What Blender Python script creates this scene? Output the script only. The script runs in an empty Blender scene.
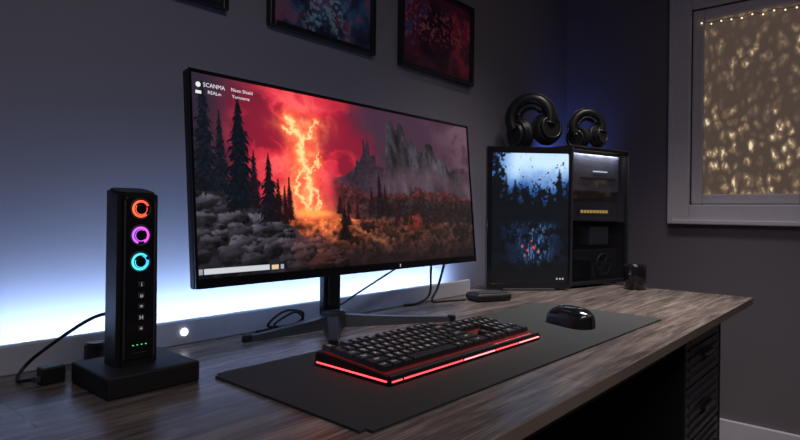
import bpy, bmesh, math, random
import numpy as np
from mathutils import Vector, Matrix
random.seed(4)
rng=np.random.default_rng(7)
sc=bpy.context.scene
sc.view_settings.view_transform='Standard'
COL=sc.collection
DZ=0.741
CZ=1.03

# ---------------------------------------------------------------- materials
def s2l(c):
    return tuple((x/12.92 if x<=0.04045 else ((x+0.055)/1.055)**2.4) for x in c)
def rgb(r,g,b): return s2l((r/255,g/255,b/255))
def mat(name,col,rough=0.5,metal=0.0,emit=None,es=0.0,bump=0.0,bscale=200,var=0.0,coat=0.0,vscale=None):
    m=bpy.data.materials.new(name); m.use_nodes=True
    nt=m.node_tree; b=nt.nodes['Principled BSDF']
    b.inputs['Base Color'].default_value=(*col,1)
    b.inputs['Roughness'].default_value=rough
    b.inputs['Metallic'].default_value=metal
    if coat: b.inputs['Coat Weight'].default_value=coat
    if emit is not None:
        b.inputs['Emission Color'].default_value=(*emit,1)
        b.inputs['Emission Strength'].default_value=es
    if bump or var:
        tc=nt.nodes.new('ShaderNodeTexCoord')
        n=nt.nodes.new('ShaderNodeTexNoise'); n.inputs['Scale'].default_value=bscale; n.inputs['Detail'].default_value=5
        nt.links.new(tc.outputs['Object'],n.inputs['Vector'])
        if bump:
            bp=nt.nodes.new('ShaderNodeBump'); bp.inputs['Strength'].default_value=bump; bp.inputs['Distance'].default_value=0.002
            nt.links.new(n.outputs['Fac'],bp.inputs['Height']); nt.links.new(bp.outputs['Normal'],b.inputs['Normal'])
        if var:
            n2=nt.nodes.new('ShaderNodeTexNoise'); n2.inputs['Scale'].default_value=vscale or bscale*0.1; n2.inputs['Detail'].default_value=3
            nt.links.new(tc.outputs['Object'],n2.inputs['Vector'])
            cr=nt.nodes.new('ShaderNodeValToRGB')
            cr.color_ramp.elements[0].position=0.3; cr.color_ramp.elements[1].position=0.7
            cr.color_ramp.elements[0].color=(*[c*(1-var) for c in col],1)
            cr.color_ramp.elements[1].color=(*[c*(1+var) for c in col],1)
            nt.links.new(n2.outputs['Fac'],cr.inputs['Fac']); nt.links.new(cr.outputs['Color'],b.inputs['Base Color'])
    return m

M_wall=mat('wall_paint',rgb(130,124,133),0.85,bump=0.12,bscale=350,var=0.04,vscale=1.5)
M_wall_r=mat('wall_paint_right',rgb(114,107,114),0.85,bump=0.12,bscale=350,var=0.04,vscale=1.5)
M_ceil=mat('ceiling_paint',rgb(150,148,155),0.9,bump=0.05)
M_trim=mat('trim_paint',rgb(208,202,212),0.5,var=0.03)
M_black=mat('black_plastic',(0.012,0.012,0.014),0.38,bump=0.05,bscale=900)
M_blackm=mat('black_matte',(0.010,0.010,0.012),0.6,bump=0.08,bscale=900)
M_gloss=mat('black_gloss',(0.008,0.008,0.010),0.12,coat=0.5,var=0.1)
M_gray=mat('dark_grey_plastic',(0.05,0.05,0.056),0.4,var=0.1)
M_metal=mat('dark_metal',(0.10,0.10,0.11),0.32,0.8,var=0.08)
M_frame=mat('frame_black',(0.012,0.012,0.014),0.35,var=0.1)
M_board=mat('back_panel_paint',rgb(176,176,186),0.45,var=0.05)
M_pad=mat('desk_mat_cloth',(0.037,0.040,0.042),0.85,bump=0.7,bscale=900,var=0.3,vscale=420)
M_key=mat('keycap',(0.018,0.018,0.020),0.4,bump=0.04,bscale=900)
M_leg=mat('key_legend',(0.5,0.5,0.5),0.5,emit=(0.75,0.70,0.72),es=0.50,var=0.02)
M_red=mat('red_led',(0.3,0.02,0.02),0.4,emit=(1.0,0.05,0.06),es=4.0,var=0.02)
M_pink=mat('pink_led',(0.3,0.1,0.1),0.4,emit=(1.0,0.20,0.21),es=3.6,var=0.02)
M_redplate=mat('key_plate',(0.012,0.006,0.006),0.5,emit=(1.0,0.06,0.07),es=0.075,var=0.1)
M_led=mat('white_led',(0.6,0.7,0.8),0.4,emit=(0.75,0.88,1.0),es=5,var=0.02)
M_dot=mat('dot_led',(0.8,0.8,0.8),0.4,emit=(0.9,0.93,1.0),es=1.6,var=0.02)
M_txt=mat('screen_text',(0.8,0.8,0.8),0.5,emit=(0.9,0.9,0.92),es=0.8,var=0.02)
M_cable=mat('cable_rubber',(0.008,0.008,0.009),0.5,var=0.1)
M_yel=mat('yellow_led',(0.4,0.3,0.05),0.5,emit=(0.85,0.55,0.12),es=1.0,var=0.02)
M_green=mat('green_led',(0.1,0.5,0.2),0.5,emit=(0.1,1,0.4),es=1.3,var=0.02)
M_cush=mat('ear_cushion',(0.020,0.020,0.022),0.5,bump=0.3,bscale=300)
M_panelg=mat('grey_panel',(0.17,0.17,0.185),0.45,var=0.1)
M_stand=mat('stand_metal',(0.055,0.057,0.065),0.32,0.3,var=0.08)

def glass_mat(name,gl=0.09,tint=(0.62,0.63,0.68)):
    m=bpy.data.materials.new(name); m.use_nodes=True; nt=m.node_tree
    for n in list(nt.nodes): nt.nodes.remove(n)
    o=nt.nodes.new('ShaderNodeOutputMaterial'); t=nt.nodes.new('ShaderNodeBsdfTransparent'); g=nt.nodes.new('ShaderNodeBsdfGlossy')
    t.inputs['Color'].default_value=(*tint,1); g.inputs['Roughness'].default_value=0.06
    mx=nt.nodes.new('ShaderNodeMixShader'); mx.inputs[0].default_value=gl
    nt.links.new(t.outputs[0],mx.inputs[1]); nt.links.new(g.outputs[0],mx.inputs[2]); nt.links.new(mx.outputs[0],o.inputs['Surface'])
    return m
M_glass=glass_mat('smoked_glass')

def wood_mat():
    m=bpy.data.materials.new('grey_brown_wood'); m.use_nodes=True; nt=m.node_tree; b=nt.nodes['Principled BSDF']
    L=nt.links
    tc=nt.nodes.new('ShaderNodeTexCoord')
    mp=nt.nodes.new('ShaderNodeMapping'); mp.inputs['Scale'].default_value=(1.6,15,1); L.new(tc.outputs['Object'],mp.inputs['Vector'])
    n=nt.nodes.new('ShaderNodeTexNoise'); n.inputs['Scale'].default_value=2.2; n.inputs['Detail'].default_value=10; n.inputs['Roughness'].default_value=0.6; n.inputs['Distortion'].default_value=0.8
    L.new(mp.outputs[0],n.inputs['Vector'])
    mp2=nt.nodes.new('ShaderNodeMapping'); mp2.inputs['Scale'].default_value=(5,170,1); L.new(tc.outputs['Object'],mp2.inputs['Vector'])
    n2=nt.nodes.new('ShaderNodeTexNoise'); n2.inputs['Scale'].default_value=2.0; n2.inputs['Detail'].default_value=6; L.new(mp2.outputs[0],n2.inputs['Vector'])
    mx=nt.nodes.new('ShaderNodeMath'); mx.operation='MULTIPLY_ADD'; mx.inputs[1].default_value=0.42
    L.new(n2.outputs['Fac'],mx.inputs[0])
    mm=nt.nodes.new('ShaderNodeMath'); mm.operation='MULTIPLY'; mm.inputs[1].default_value=0.6; L.new(n.outputs['Fac'],mm.inputs[0]); L.new(mm.outputs[0],mx.inputs[2])
    br=nt.nodes.new('ShaderNodeTexBrick'); br.inputs['Scale'].default_value=1.0; br.inputs['Brick Width'].default_value=1.4; br.inputs['Row Height'].default_value=0.155
    br.inputs['Mortar Size'].default_value=0.0012; br.inputs['Color1'].default_value=(0.84,0.84,0.84,1); br.inputs['Color2'].default_value=(1.10,1.09,1.08,1); br.inputs['Mortar'].default_value=(0.45,0.45,0.45,1)
    L.new(tc.outputs['Object'],br.inputs['Vector'])
    cr=nt.nodes.new('ShaderNodeValToRGB'); e=cr.color_ramp.elements
    e[0].position=0.36; e[0].color=(0.046,0.037,0.036,1); e[1].position=0.66; e[1].color=(0.33,0.270,0.242,1)
    x=e.new(0.51); x.color=(0.148,0.118,0.107,1)
    L.new(mx.outputs[0],cr.inputs['Fac'])
    mu=nt.nodes.new('ShaderNodeMixRGB'); mu.blend_type='MULTIPLY'; mu.inputs[0].default_value=1.0
    L.new(cr.outputs['Color'],mu.inputs[1]); L.new(br.outputs['Color'],mu.inputs[2]); L.new(mu.outputs[0],b.inputs['Base Color'])
    b.inputs['Roughness'].default_value=0.27
    bp=nt.nodes.new('ShaderNodeBump'); bp.inputs['Strength'].default_value=0.13; bp.inputs['Distance'].default_value=0.002
    L.new(mx.outputs[0],bp.inputs['Height']); L.new(bp.outputs['Normal'],b.inputs['Normal'])
    return m
M_wood=wood_mat()
M_edge=mat('desk_edge_band',(0.30,0.225,0.18),0.45,var=0.12,bscale=60)
def floor_mat():
    m=mat('floor_boards',(0.06,0.045,0.04),0.5); nt=m.node_tree; b=nt.nodes['Principled BSDF']
    tc=nt.nodes.new('ShaderNodeTexCoord'); br=nt.nodes.new('ShaderNodeTexBrick')
    br.inputs['Scale'].default_value=2.0; br.inputs['Color1'].default_value=(0.05,0.04,0.036,1); br.inputs['Color2'].default_value=(0.075,0.058,0.05,1); br.inputs['Mortar'].default_value=(0.01,0.01,0.01,1)
    br.inputs['Mortar Size'].default_value=0.004; br.inputs['Brick Width'].default_value=1.8; br.inputs['Row Height'].default_value=0.25
    nt.links.new(tc.outputs['Object'],br.inputs['Vector']); nt.links.new(br.outputs['Color'],b.inputs['Base Color'])
    return m
M_floor=floor_mat()
def attr_mat(name,strength=1.0,base=0.0,rough=0.25):
    m=bpy.data.materials.new(name); m.use_nodes=True; nt=m.node_tree; b=nt.nodes['Principled BSDF']
    a=nt.nodes.new('ShaderNodeAttribute'); a.attribute_name='Col'
    b.inputs['Roughness'].default_value=rough
    b.inputs['Base Color'].default_value=(0.01,0.01,0.01,1)
    if base:
        nt.links.new(a.outputs['Color'],b.inputs['Base Color'])
    if strength:
        nt.links.new(a.outputs['Color'],b.inputs['Emission Color']); b.inputs['Emission Strength'].default_value=strength
    return m
M_scr=attr_mat('display_picture',1.12)
M_art=attr_mat('printed_art',0.0,1,0.3)

# ---------------------------------------------------------------- mesh helpers
def link(name,me,mats=None,parent=None,loc=(0,0,0),rot=(0,0,0),label=None,smooth=False):
    ob=bpy.data.objects.new(name,me); COL.objects.link(ob)
    if mats:
        for m in (mats if isinstance(mats,(list,tuple)) else [mats]): me.materials.append(m)
    ob.location=loc; ob.rotation_euler=rot
    if parent: ob.parent=parent
    if label: ob['label']=label
    if smooth:
        for p in me.polygons: p.use_smooth=True
    return ob
def top(ob,label,cat,group=None,kind=None):
    ob['label']=label; ob['category']=cat
    if group: ob['group']=group
    if kind: ob['kind']=kind
    return ob
def empty(name,loc,label,cat,rz=0,group=None):
    e=bpy.data.objects.new(name,None); COL.objects.link(e); e.location=loc; e.rotation_euler=(0,0,rz); e.empty_display_size=0.05
    return top(e,label,cat,group)
def frombm(bm,name):
    me=bpy.data.meshes.new(name); bm.normal_update(); bm.to_mesh(me); bm.free(); return me
def bm_box(bm,sx,sy,sz,c=(0,0,0),bev=0.0,seg=2,mi=0):
    r=bmesh.ops.create_cube(bm,size=1); vs=r['verts']
    for v in vs: v.co=Vector((v.co.x*sx+c[0],v.co.y*sy+c[1],v.co.z*sz+c[2]))
    fs=set(f for v in vs for f in v.link_faces)
    for f in fs: f.material_index=mi
    if bev:
        es=set(e for v in vs for e in v.link_edges)
        bmesh.ops.bevel(bm,geom=list(es),offset=bev,segments=seg,affect='EDGES',profile=0.5,material=mi)
def box(name,sx,sy,sz,c=(0,0,0),bev=0.002,m=None,parent=None,loc=(0,0,0),rot=(0,0,0),label=None,seg=2):
    bm=bmesh.new(); bm_box(bm,sx,sy,sz,c,bev,seg)
    return link(name,frombm(bm,name),m,parent,loc,rot,label)
def bm_cyl(bm,r1,r2,h,mtx=Matrix(),seg=32,bev=0.0):
    r=bmesh.ops.create_cone(bm,cap_ends=True,segments=seg,radius1=r1,radius2=r2,depth=h,matrix=mtx)
    if bev:
        es=[e for e in set(e for v in r['verts'] for e in v.link_edges) if any(len(f.verts)>4 for f in e.link_faces)]
        bmesh.ops.bevel(bm,geom=es,offset=bev,segments=2,affect='EDGES')
def cyl(name,r1,r2,h,m=None,parent=None,loc=(0,0,0),rot=(0,0,0),bev=0.001,seg=32,label=None):
    bm=bmesh.new(); bm_cyl(bm,r1,r2,h,Matrix(),seg,bev)
    return link(name,frombm(bm,name),m,parent,loc,rot,label)
def torus_me(name,R,r,a0=0,a1=2*math.pi,n=48,k=12,sx=1,sz=1,ry=None):
    full=abs(a1-a0-2*math.pi)<1e-4
    V=[];F=[]
    cnt=n if full else n+1
    for i in range(cnt):
        a=a0+(a1-a0)*i/n
        for j in range(k):
            b=2*math.pi*j/k
            rr=R+r*math.cos(b)
            V.append((rr*math.cos(a)*sx,(ry or r)*math.sin(b),rr*math.sin(a)*sz))
    for i in range(n if full else n):
        i2=(i+1)%cnt
        for j in range(k):
            F.append((i*k+j,i*k+(j+1)%k,i2*k+(j+1)%k,i2*k+j))
    if not full:
        F.append(tuple(range(k))); F.append(tuple(reversed(range((cnt-1)*k,cnt*k))))
    me=bpy.data.meshes.new(name); me.from_pydata(V,[],F); me.update(); return me
def catmull(P,n=10):
    P=[Vector(p) for p in P]; out=[]
    Q=[P[0]*2-P[1]]+P+[P[-1]*2-P[-2]]
    for i in range(1,len(Q)-2):
        p0,p1,p2,p3=Q[i-1:i+3]
        for t in [k/n for k in range(n)]:
            out.append(0.5*((2*p1)+(p2-p0)*t+(2*p0-5*p1+4*p2-p3)*t*t+(3*p1-p0-3*p2+p3)*t**3))
    out.append(P[-1]); return out
def tube_me(name,P,r,k=8,n=10):
    C=catmull(P,n); V=[];F=[]
    N=Vector((0.31,0.2,0.93))
    for i,c in enumerate(C):
        t=(C[min(i+1,len(C)-1)]-C[max(i-1,0)]).normalized()
        a=t.cross(N)
        if a.length<1e-3: a=t.cross(Vector((1,0,0)))
        a.normalize(); b=t.cross(a)
        for j in range(k):
            th=2*math.pi*j/k; V.append(tuple(c+a*r*math.cos(th)+b*r*math.sin(th)))
    for i in range(len(C)-1):
        for j in range(k):
            F.append((i*k+j,i*k+(j+1)%k,(i+1)*k+(j+1)%k,(i+1)*k+j))
    F.append(tuple(reversed(range(k)))); F.append(tuple(range((len(C)-1)*k,len(C)*k)))
    me=bpy.data.meshes.new(name); me.from_pydata(V,[],F); me.update(); return me
def text_meshes(items):
    obs=[]
    for s,size,al in items:
        c=bpy.data.curves.new('t','FONT'); c.body=s; c.size=size; c.align_x=al; c.align_y='CENTER'; c.resolution_u=2
        o=bpy.data.objects.new('t',c); COL.objects.link(o); obs.append(o)
    bpy.context.view_layer.update(); dg=bpy.context.evaluated_depsgraph_get()
    out=[bpy.data.meshes.new_from_object(o.evaluated_get(dg)) for o in obs]
    for o in obs: bpy.data.objects.remove(o)
    for m in out: m.materials.clear()
    return out

# ---------------------------------------------------------------- noise painting
def vnoise(U,V,sx,sy,seed):
    r=np.random.default_rng(seed); G=r.random((int(sy)+3,int(sx)+3))
    x=np.clip(U,0,1)*sx; y=np.clip(V,0,1)*sy; xi=np.clip(np.floor(x).astype(int),0,int(sx)+1); yi=np.clip(np.floor(y).astype(int),0,int(sy)+1)
    fx=np.clip(x-xi,0,1); fy=np.clip(y-yi,0,1); fx=fx*fx*(3-2*fx); fy=fy*fy*(3-2*fy)
    return (G[yi,xi]*(1-fx)+G[yi,xi+1]*fx)*(1-fy)+(G[yi+1,xi]*(1-fx)+G[yi+1,xi+1]*fx)*fy
def fbm(U,V,sx,sy,seed,o=5):
    t=0;a=1;s=0
    for i in range(o):
        t=t+a*vnoise(U,V,sx*2**i,sy*2**i,seed+i*11); s+=a; a*=0.55
    return t/s
def billow(U,V,sx,sy,seed,o=5):
    t=0;a=1;s=0
    for i in range(o):
        t=t+a*np.abs(2*vnoise(U,V,sx*2**i,sy*2**i,seed+i*13)-1); s+=a; a*=0.55
    return t/s
def sm(a,b,x):
    t=np.clip((x-a)/(b-a),0,1); return t*t*(3-2*t)
def lay(img,c,m):
    c=np.array(c)/255.0 if not isinstance(c,np.ndarray) else c
    return img*(1-m[...,None])+c*m[...,None]
def grid(w,h):
    u=np.linspace(0,1,w); v=np.linspace(0,1,h); return np.meshgrid(u,v)
def paint_mesh(name,img,width,height):
    h,w,_=img.shape; img=np.clip(np.nan_to_num(img),0,1)
    lin=np.where(img<=0.04045,img/12.92,((img+0.055)/1.055)**2.4)
    X=np.linspace(-width/2,width/2,w); Z=np.linspace(height,0,h)
    XX,ZZ=np.meshgrid(X,Z); co=np.stack([XX,np.zeros_like(XX),ZZ],-1).reshape(-1,3)
    idx=np.arange(w*h).reshape(h,w)
    F=np.stack([idx[1:,:-1],idx[1:,1:],idx[:-1,1:],idx[:-1,:-1]],-1).reshape(-1,4)
    me=bpy.data.meshes.new(name)
    me.vertices.add(len(co)); me.vertices.foreach_set('co',co.ravel().astype(np.float32))
    me.loops.add(F.size); me.loops.foreach_set('vertex_index',F.ravel().astype(np.int32))
    me.polygons.add(len(F)); me.polygons.foreach_set('loop_start',np.arange(0,F.size,4,dtype=np.int32))
    me.update(calc_edges=True); me.validate()
    a=me.color_attributes.new('Col','FLOAT_COLOR','POINT')
    c4=np.concatenate([lin.reshape(-1,3),np.ones((w*h,1))],1).astype(np.float32)
    a.data.foreach_set('color',c4.ravel()); return me
def pine(img,U,V,uc,vt,vb,w,col,seed,n=13):
    t=(V-vt)/(vb-vt); tc=np.clip(t,0,1.2)
    nz=fbm(U,V,100,50,seed,3); nl=vnoise(U,V,10,30,seed+1)
    x=U-uc; ax=np.abs(x)
    env=w*(0.04+0.96*tc**0.95)*(0.70+0.8*nl)
    ph=(tc-0.16*ax/max(w,1e-4)+(nz-0.5)*0.09+0.035*np.sign(x))*n
    tooth=1-(ph%1.0)
    lim=env*(0.62+0.62*(1-tooth))*(0.65+0.8*nz)
    m=sm(0.0022,-0.0022,ax-lim)*(t>0)*(t<1)*sm(0,0.05,1-t+0.2*nz)
    m=np.maximum(m,(ax<0.0016)*(t>-0.03)*(t<1.04)*1.0)
    sh=0.55+1.0*fbm(U,V,150,90,seed+3,2)*(0.5+0.9*tooth)
    c=np.array(col)/255.0*sh[...,None]
    return img*(1-m[...,None])+c*m[...,None]

def main_picture(w=680,h=300):
    U,V=grid(w,h); n1=fbm(U,V,6,4,1); n2=fbm(U,V,14,8,40); n3=fbm(U,V,50,25,90); n4=fbm(U,V,90,60,300,4)
    wx=U+(n2-0.5)*0.10; wy=V+(n1-0.5)*0.18
    bl=billow(wx,wy,7,4,210,5)
    img=np.zeros((h,w,3))+np.array([58,38,56])/255
    d=np.sqrt(((U-0.29)/0.22)**2+((V-0.28)/0.48)**2)
    img=lay(img,(184,30,54),sm(1.5,0.5,d+(n1-0.5)*0.7))
    core=sm(1.25,0.25,d+(n2-0.5)*0.5)
    img=lay(img,(244,66,82),core*sm(0.55,0.18,bl)*0.95)
    img=lay(img,(255,130,114),sm(0.95,0.1,d)*sm(0.38,0.10,bl)*0.85)
    img=lay(img,(104,20,44),sm(0.34,0.55,bl)*0.6*sm(1.7,0.9,d))
    img=lay(img,(150,26,46),sm(0.40,0.16,bl)*sm(0.34,0.40,U)*sm(0.56,0.48,U)*0.7)
    img=lay(img,(62,42,60),sm(0.42,0.60,U+(n1-0.5)*0.25)*0.9)
    img=lay(img,(116,86,98),sm(0.72,0.98,U+(n1-0.5)*0.3)*sm(0.6,0.2,V)*sm(0.5,0.2,bl)*0.6)
    img=lay(img,(34,34,50),sm(0.13,0.0,U+(n1-0.5)*0.12)*0.85)
    cu=0.290+0.014*np.sin(V*9.0)+0.02*(V-0.4)
    nn=np.clip(1.6*(n2-0.3),0,1.2)
    colm=np.exp(-((U-cu-(n1-0.5)*0.05)/(0.048+0.10*np.abs(V-0.36)))**2)*sm(0.02,0.22,V)*sm(0.74,0.67,V)
    img=lay(img,(255,84,66),np.clip(colm*0.95*(0.5+nn),0,1))
    b2=billow(U+(n3-0.5)*0.02,V+(n2-0.5)*0.05,26,10,640,4)
    colm=np.exp(-((U-cu-(n2-0.5)*0.05)/(0.032+0.06*sm(0.45,0.68,V)+0.05*sm(0.36,0.14,V)))**2)*sm(0.06,0.24,V)*sm(0.73,0.68,V)
    img=lay(img,(255,148,90),np.clip(colm*(1.4-2.2*b2),0,1))
    img=lay(img,(255,218,146),np.clip(colm*colm*(1.3-3.8*b2),0,1))
    D=np.full_like(U,9.0)
    rr_=np.random.default_rng(12)
    def walk(P0,amp,wd,taper=0.5):
        nonlocal D
        P=[Vector((p[0],p[1],0)) for p in P0]; C=catmull(P,5)
        C=[(c.x+rr_.normal(0,amp),c.y) for c in C]
        for i,(a,b) in enumerate(zip(C[:-1],C[1:])):
            wdi=wd*(1-taper*abs(2*i/len(C)-1.0)*0.6)*rr_.uniform(0.6,1.5)
            ax,ay=a[0]*2.3,a[1]; bx,by=b[0]*2.3,b[1]; dx,dy=bx-ax,by-ay
            Uw=U+(n3-0.5)*0.026+(n4-0.5)*0.022; Vw=V+(n2-0.5)*0.03+(n4-0.5)*0.03
            t=np.clip(((Uw*2.3-ax)*dx+(Vw-ay)*dy)/(dx*dx+dy*dy+1e-9),0,1)
            D=np.minimum(D,np.hypot(Uw*2.3-ax-t*dx,Vw-ay-t*dy)/wdi)
    walk([(0.246,0.15),(0.264,0.21),(0.286,0.27),(0.278,0.36),(0.298,0.45),(0.303,0.55),(0.300,0.68)],0.002,0.015)
    walk([(0.286,0.27),(0.312,0.23),(0.330,0.15)],0.002,0.009)
    walk([(0.268,0.22),(0.252,0.24),(0.232,0.20)],0.002,0.007)
    walk([(0.290,0.42),(0.266,0.48),(0.262,0.56),(0.280,0.62),(0.292,0.68)],0.002,0.010)
    walk([(0.300,0.46),(0.326,0.42),(0.336,0.33)],0.002,0.007)
    walk([(0.303,0.52),(0.326,0.57),(0.332,0.63),(0.322,0.68)],0.002,0.008)
    img=lay(img,(255,88,62),np.exp(-(D/4.6)**2)*0.7)
    img=lay(img,(255,146,82),np.exp(-(D/2.2)**2)*0.9)
    img=lay(img,(255,226,156),np.exp(-(D/1.1)**2)*0.95)
    ridge=0.50-0.16*sm(0.36,0.50,U)-0.02*np.sin(U*40)+(n2-0.5)*0.2
    m=sm(0.0,0.015,V-ridge)*sm(0.37,0.43,U+(n3-0.5)*0.05)
    c=np.array([58,40,52])/255*(0.5+1.0*n3)[...,None]; img=img*(1-m[...,None])+c*m[...,None]
    px=[0.44,0.463,0.468,0.492,0.496,0.503,0.512,0.518,0.521,0.540,0.546,0.575,0.60]; pv=[0.50,0.40,0.34,0.33,0.20,0.26,0.19,0.24,0.31,0.29,0.36,0.38,0.50]
    prof=np.interp(U+(n3-0.5)*0.008,px,pv,left=9,right=9)+(n4-0.5)*0.05
    m=sm(0,0.012,V-prof)*sm(0.62,0.5,V); c=np.array([44,34,46])/255*(0.6+0.8*n4)[...,None]; img=img*(1-m[...,None])+c*m[...,None]
    px=[0.575,0.592,0.598,0.622,0.640,0.652,0.668,0.690,0.708,0.735,0.755,0.775,0.80,0.820,0.85,0.88,0.91,0.95,1.0]
    pv=[0.40,0.14,0.07,0.04,0.14,0.05,0.06,0.18,0.13,0.26,0.22,0.16,0.17,0.28,0.26,0.36,0.34,0.42,0.42]
    prof=np.interp(U+(n3-0.5)*0.010-(V-0.2)*0.04,px,pv,left=9,right=0.42)+(n4-0.5)*0.045
    st=fbm(np.clip(U-(V-0.3)*0.08,0,1),V,34,6,820,4); st2=fbm(np.clip(U-(V-0.3)*0.10,0,1),V,11,3,860,3)
    m=sm(0,0.012,V-prof)*sm(0.66,0.52,V)*sm(0.57,0.59,U)
    sh=np.clip(0.32+1.15*(st-0.3)*(0.5+1.0*st2),0.14,1.1)*(0.8+0.4*n4)
    c=np.array([102,93,110])/255*sh[...,None]; img=img*(1-m[...,None])+c*m[...,None]
    img=lay(img,(92,68,80),np.exp(-((V-0.46-(n2-0.5)*0.15)/0.09)**2)*sm(0.44,0.6,U)*0.6)
    for (b0,am,colr,u0,fr,sd) in ((0.545,0.18,(80,38,40),0.36,95,1),(0.59,0.12,(48,32,36),0.44,70,2),(0.64,0.08,(36,25,30),0.50,120,3)):
        rb=b0+(n2-0.5)*am-0.03*np.abs(np.sin(U*fr+n3*4))*(0.5+n4)
        m=sm(0,0.01,V-rb)*sm(u0,u0+0.07,U)
        img=img*(1-m[...,None])+(np.array(colr)/255*(0.25+1.2*n4*(0.5+n3))[...,None])*m[...,None]
    g=0.70+(n2-0.5)*0.07+0.05*sm(0.5,1.0,U)
    m=sm(0,0.02,V-g)
    heat=np.exp(-((U-0.35)/0.14)**2-((V-0.73)/0.11)**2)+0.16*np.exp(-((U-0.62)/0.2)**2-((V-0.80)/0.07)**2)
    tex=np.clip((0.6*n3+0.4*n4-0.3)*2.0,0,1.6)
    base=np.array([78,50,45])/255*(0.2+1.05*tex)[...,None]+np.array([205,84,36])/255*(heat*(0.20+1.0*tex))[...,None]
    img=img*(1-m[...,None])+base*m[...,None]
    pc=0.40+0.9*(V-0.70)
    m=sm(0.022,0.0,np.abs(U-pc+(n2-0.5)*0.05)-0.02*(V-0.6))*sm(0.70,0.76,V)*sm(0.96,0.84,V)
    img=lay(img,(176,104,72),m*0.55*(0.4+n4))
    img=lay(img,(24,16,20),sm(0.82,1.0,V+(n2-0.5)*0.16)*0.8)
    m=np.exp(-((U-0.318)/0.050)**2-((V-0.685)/0.018)**2); img=lay(img,(255,196,100),np.clip(m*1.3,0,1))
    m=np.exp(-((U-0.330)/0.10)**2-((V-0.70)/0.05)**2); img=lay(img,(255,120,50),np.clip(m*0.5,0,1))
    for (uc,vc,ru,rv,cc) in ((0.70,0.74,0.035,0.07,(96,36,28)),(0.50,0.76,0.03,0.04,(44,22,20)),(0.60,0.80,0.04,0.04,(52,30,24)),(0.82,0.82,0.05,0.05,(44,28,26)),(0.93,0.80,0.05,0.06,(34,22,24)),(0.44,0.84,0.03,0.03,(40,22,18))):
        m=sm(1.0,0.7,((U-uc)/ru)**2+((V-vc)/rv)**2+(n4-0.5)*2.0)
        img=img*(1-m[...,None])+(np.array(cc)/255*(0.35+1.2*n4*(1-0.5*(V-vc)/rv))[...,None])*m[...,None]
    rr=0.535+0.27*sm(0.05,0.32,U)+0.16*sm(0.3,0.45,U)+(n2-0.5)*0.14
    m=sm(0,0.008,V-rr)*sm(0.46,0.38,U)
    warm=np.exp(-((U-0.33)/0.08)**2)
    rock=np.array([34,32,40])/255*(0.4+1.0*n3)[...,None]+np.array([110,36,22])/255*(warm*n4)[...,None]
    img=img*(1-m[...,None])+rock*m[...,None]
    rb_=np.random.default_rng(33); B=[]
    for k in range(95):
        uc=rb_.uniform(-0.01,0.40); top_=0.55+0.27*float(sm(0.05,0.32,np.array(uc)))+0.14*float(sm(0.3,0.45,np.array(uc)))
        vc=rb_.uniform(top_,1.0); s=rb_.uniform(0.012,0.050)*(0.6+0.6*(vc-0.4)); B.append((vc,uc,s,s*rb_.uniform(0.9,1.7),rb_.uniform(-0.9,0.9),rb_.uniform(0.6,1.15),rb_.uniform(-0.3,0.3)))
    B.sort()
    for (vc,uc,ru,rv,tl,br,fx) in B:
        du=(U-uc)/ru+(n3-0.5)*0.9; dv=(V-vc)/rv+tl*du*0.4+(n4-0.5)*0.7
        q=(np.abs(du)**3.4+np.abs(dv)**3.4)**(1/3.4)
        mm=sm(1.05,0.82,q)*(V>rr-0.03)
        e=sm(-0.15,-0.55,dv+0.3*du); e2=sm(fx+0.25,fx-0.25,du)
        facet=0.26+0.15*e2+0.36*e
        l=np.clip(facet+(n4-0.5)*0.55+(n3-0.5)*0.35-0.10*dv,0.05,1.0)*br*(1-0.45*float(sm(0.82,1.0,np.array(vc))))
        wv=math.exp(-((uc-0.34)/0.07)**2)
        cc=(np.array([98,93,108])*(1-wv*0.45)+np.array([150,50,26])*wv*0.6)/255
        img=img*(1-mm[...,None])+(cc*l[...,None])*mm[...,None]
    P=[(0.022,0.05,0.58,0.034,(14,18,26)),(0.060,0.18,0.57,0.020,(18,20,28)),(0.107,0.08,0.66,0.042,(11,16,24)),(0.143,0.36,0.66,0.018,(22,16,24)),
       (0.183,0.37,0.73,0.029,(16,14,20)),(0.240,0.49,0.72,0.014,(40,12,18)),(0.226,0.54,0.74,0.012,(34,12,18)),(0.208,0.50,0.72,0.016,(24,12,18)),
       (0.553,0.42,0.68,0.017,(22,14,20)),(0.575,0.50,0.68,0.012,(26,16,20)),(0.415,0.64,0.84,0.019,(20,12,14)),(0.52,0.52,0.68,0.012,(30,16,20))]
    rp=np.random.default_rng(5)
    for k in range(30):
        uc=rp.uniform(0.40,0.99); vb=0.62+0.12*rp.random()+0.03*uc; hh=rp.uniform(0.06,0.12)
        P.append((uc,vb-hh,vb,hh*0.11,(int(rp.uniform(24,40)),18,20)))
    for i,p in enumerate(P): img=pine(img,U,V,*p,seed=700+i*5)
    for (uc,vc,s) in ((0.31,0.70,0.006),(0.35,0.735,0.005),(0.285,0.72,0.004),(0.40,0.72,0.004)):
        img=lay(img,(255,170,80),np.exp(-((U-uc)/s)**2-((V-vc)/(s*1.2))**2)*0.9)
    def rect(img,a,b,c,d,col,al=1.0):
        m=((U>a)&(U<b)&(V>c)&(V<d))*al; return lay(img,col,m*1.0)
    img=rect(img,0.012,0.175,0.955,0.982,(196,200,206)); img=rect(img,0.0,0.01,0.955,0.982,(150,150,160))
    img=rect(img,0.18,0.20,0.958,0.98,(220,190,150)); img=rect(img,0.205,0.215,0.958,0.98,(160,160,190))
    return img

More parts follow.
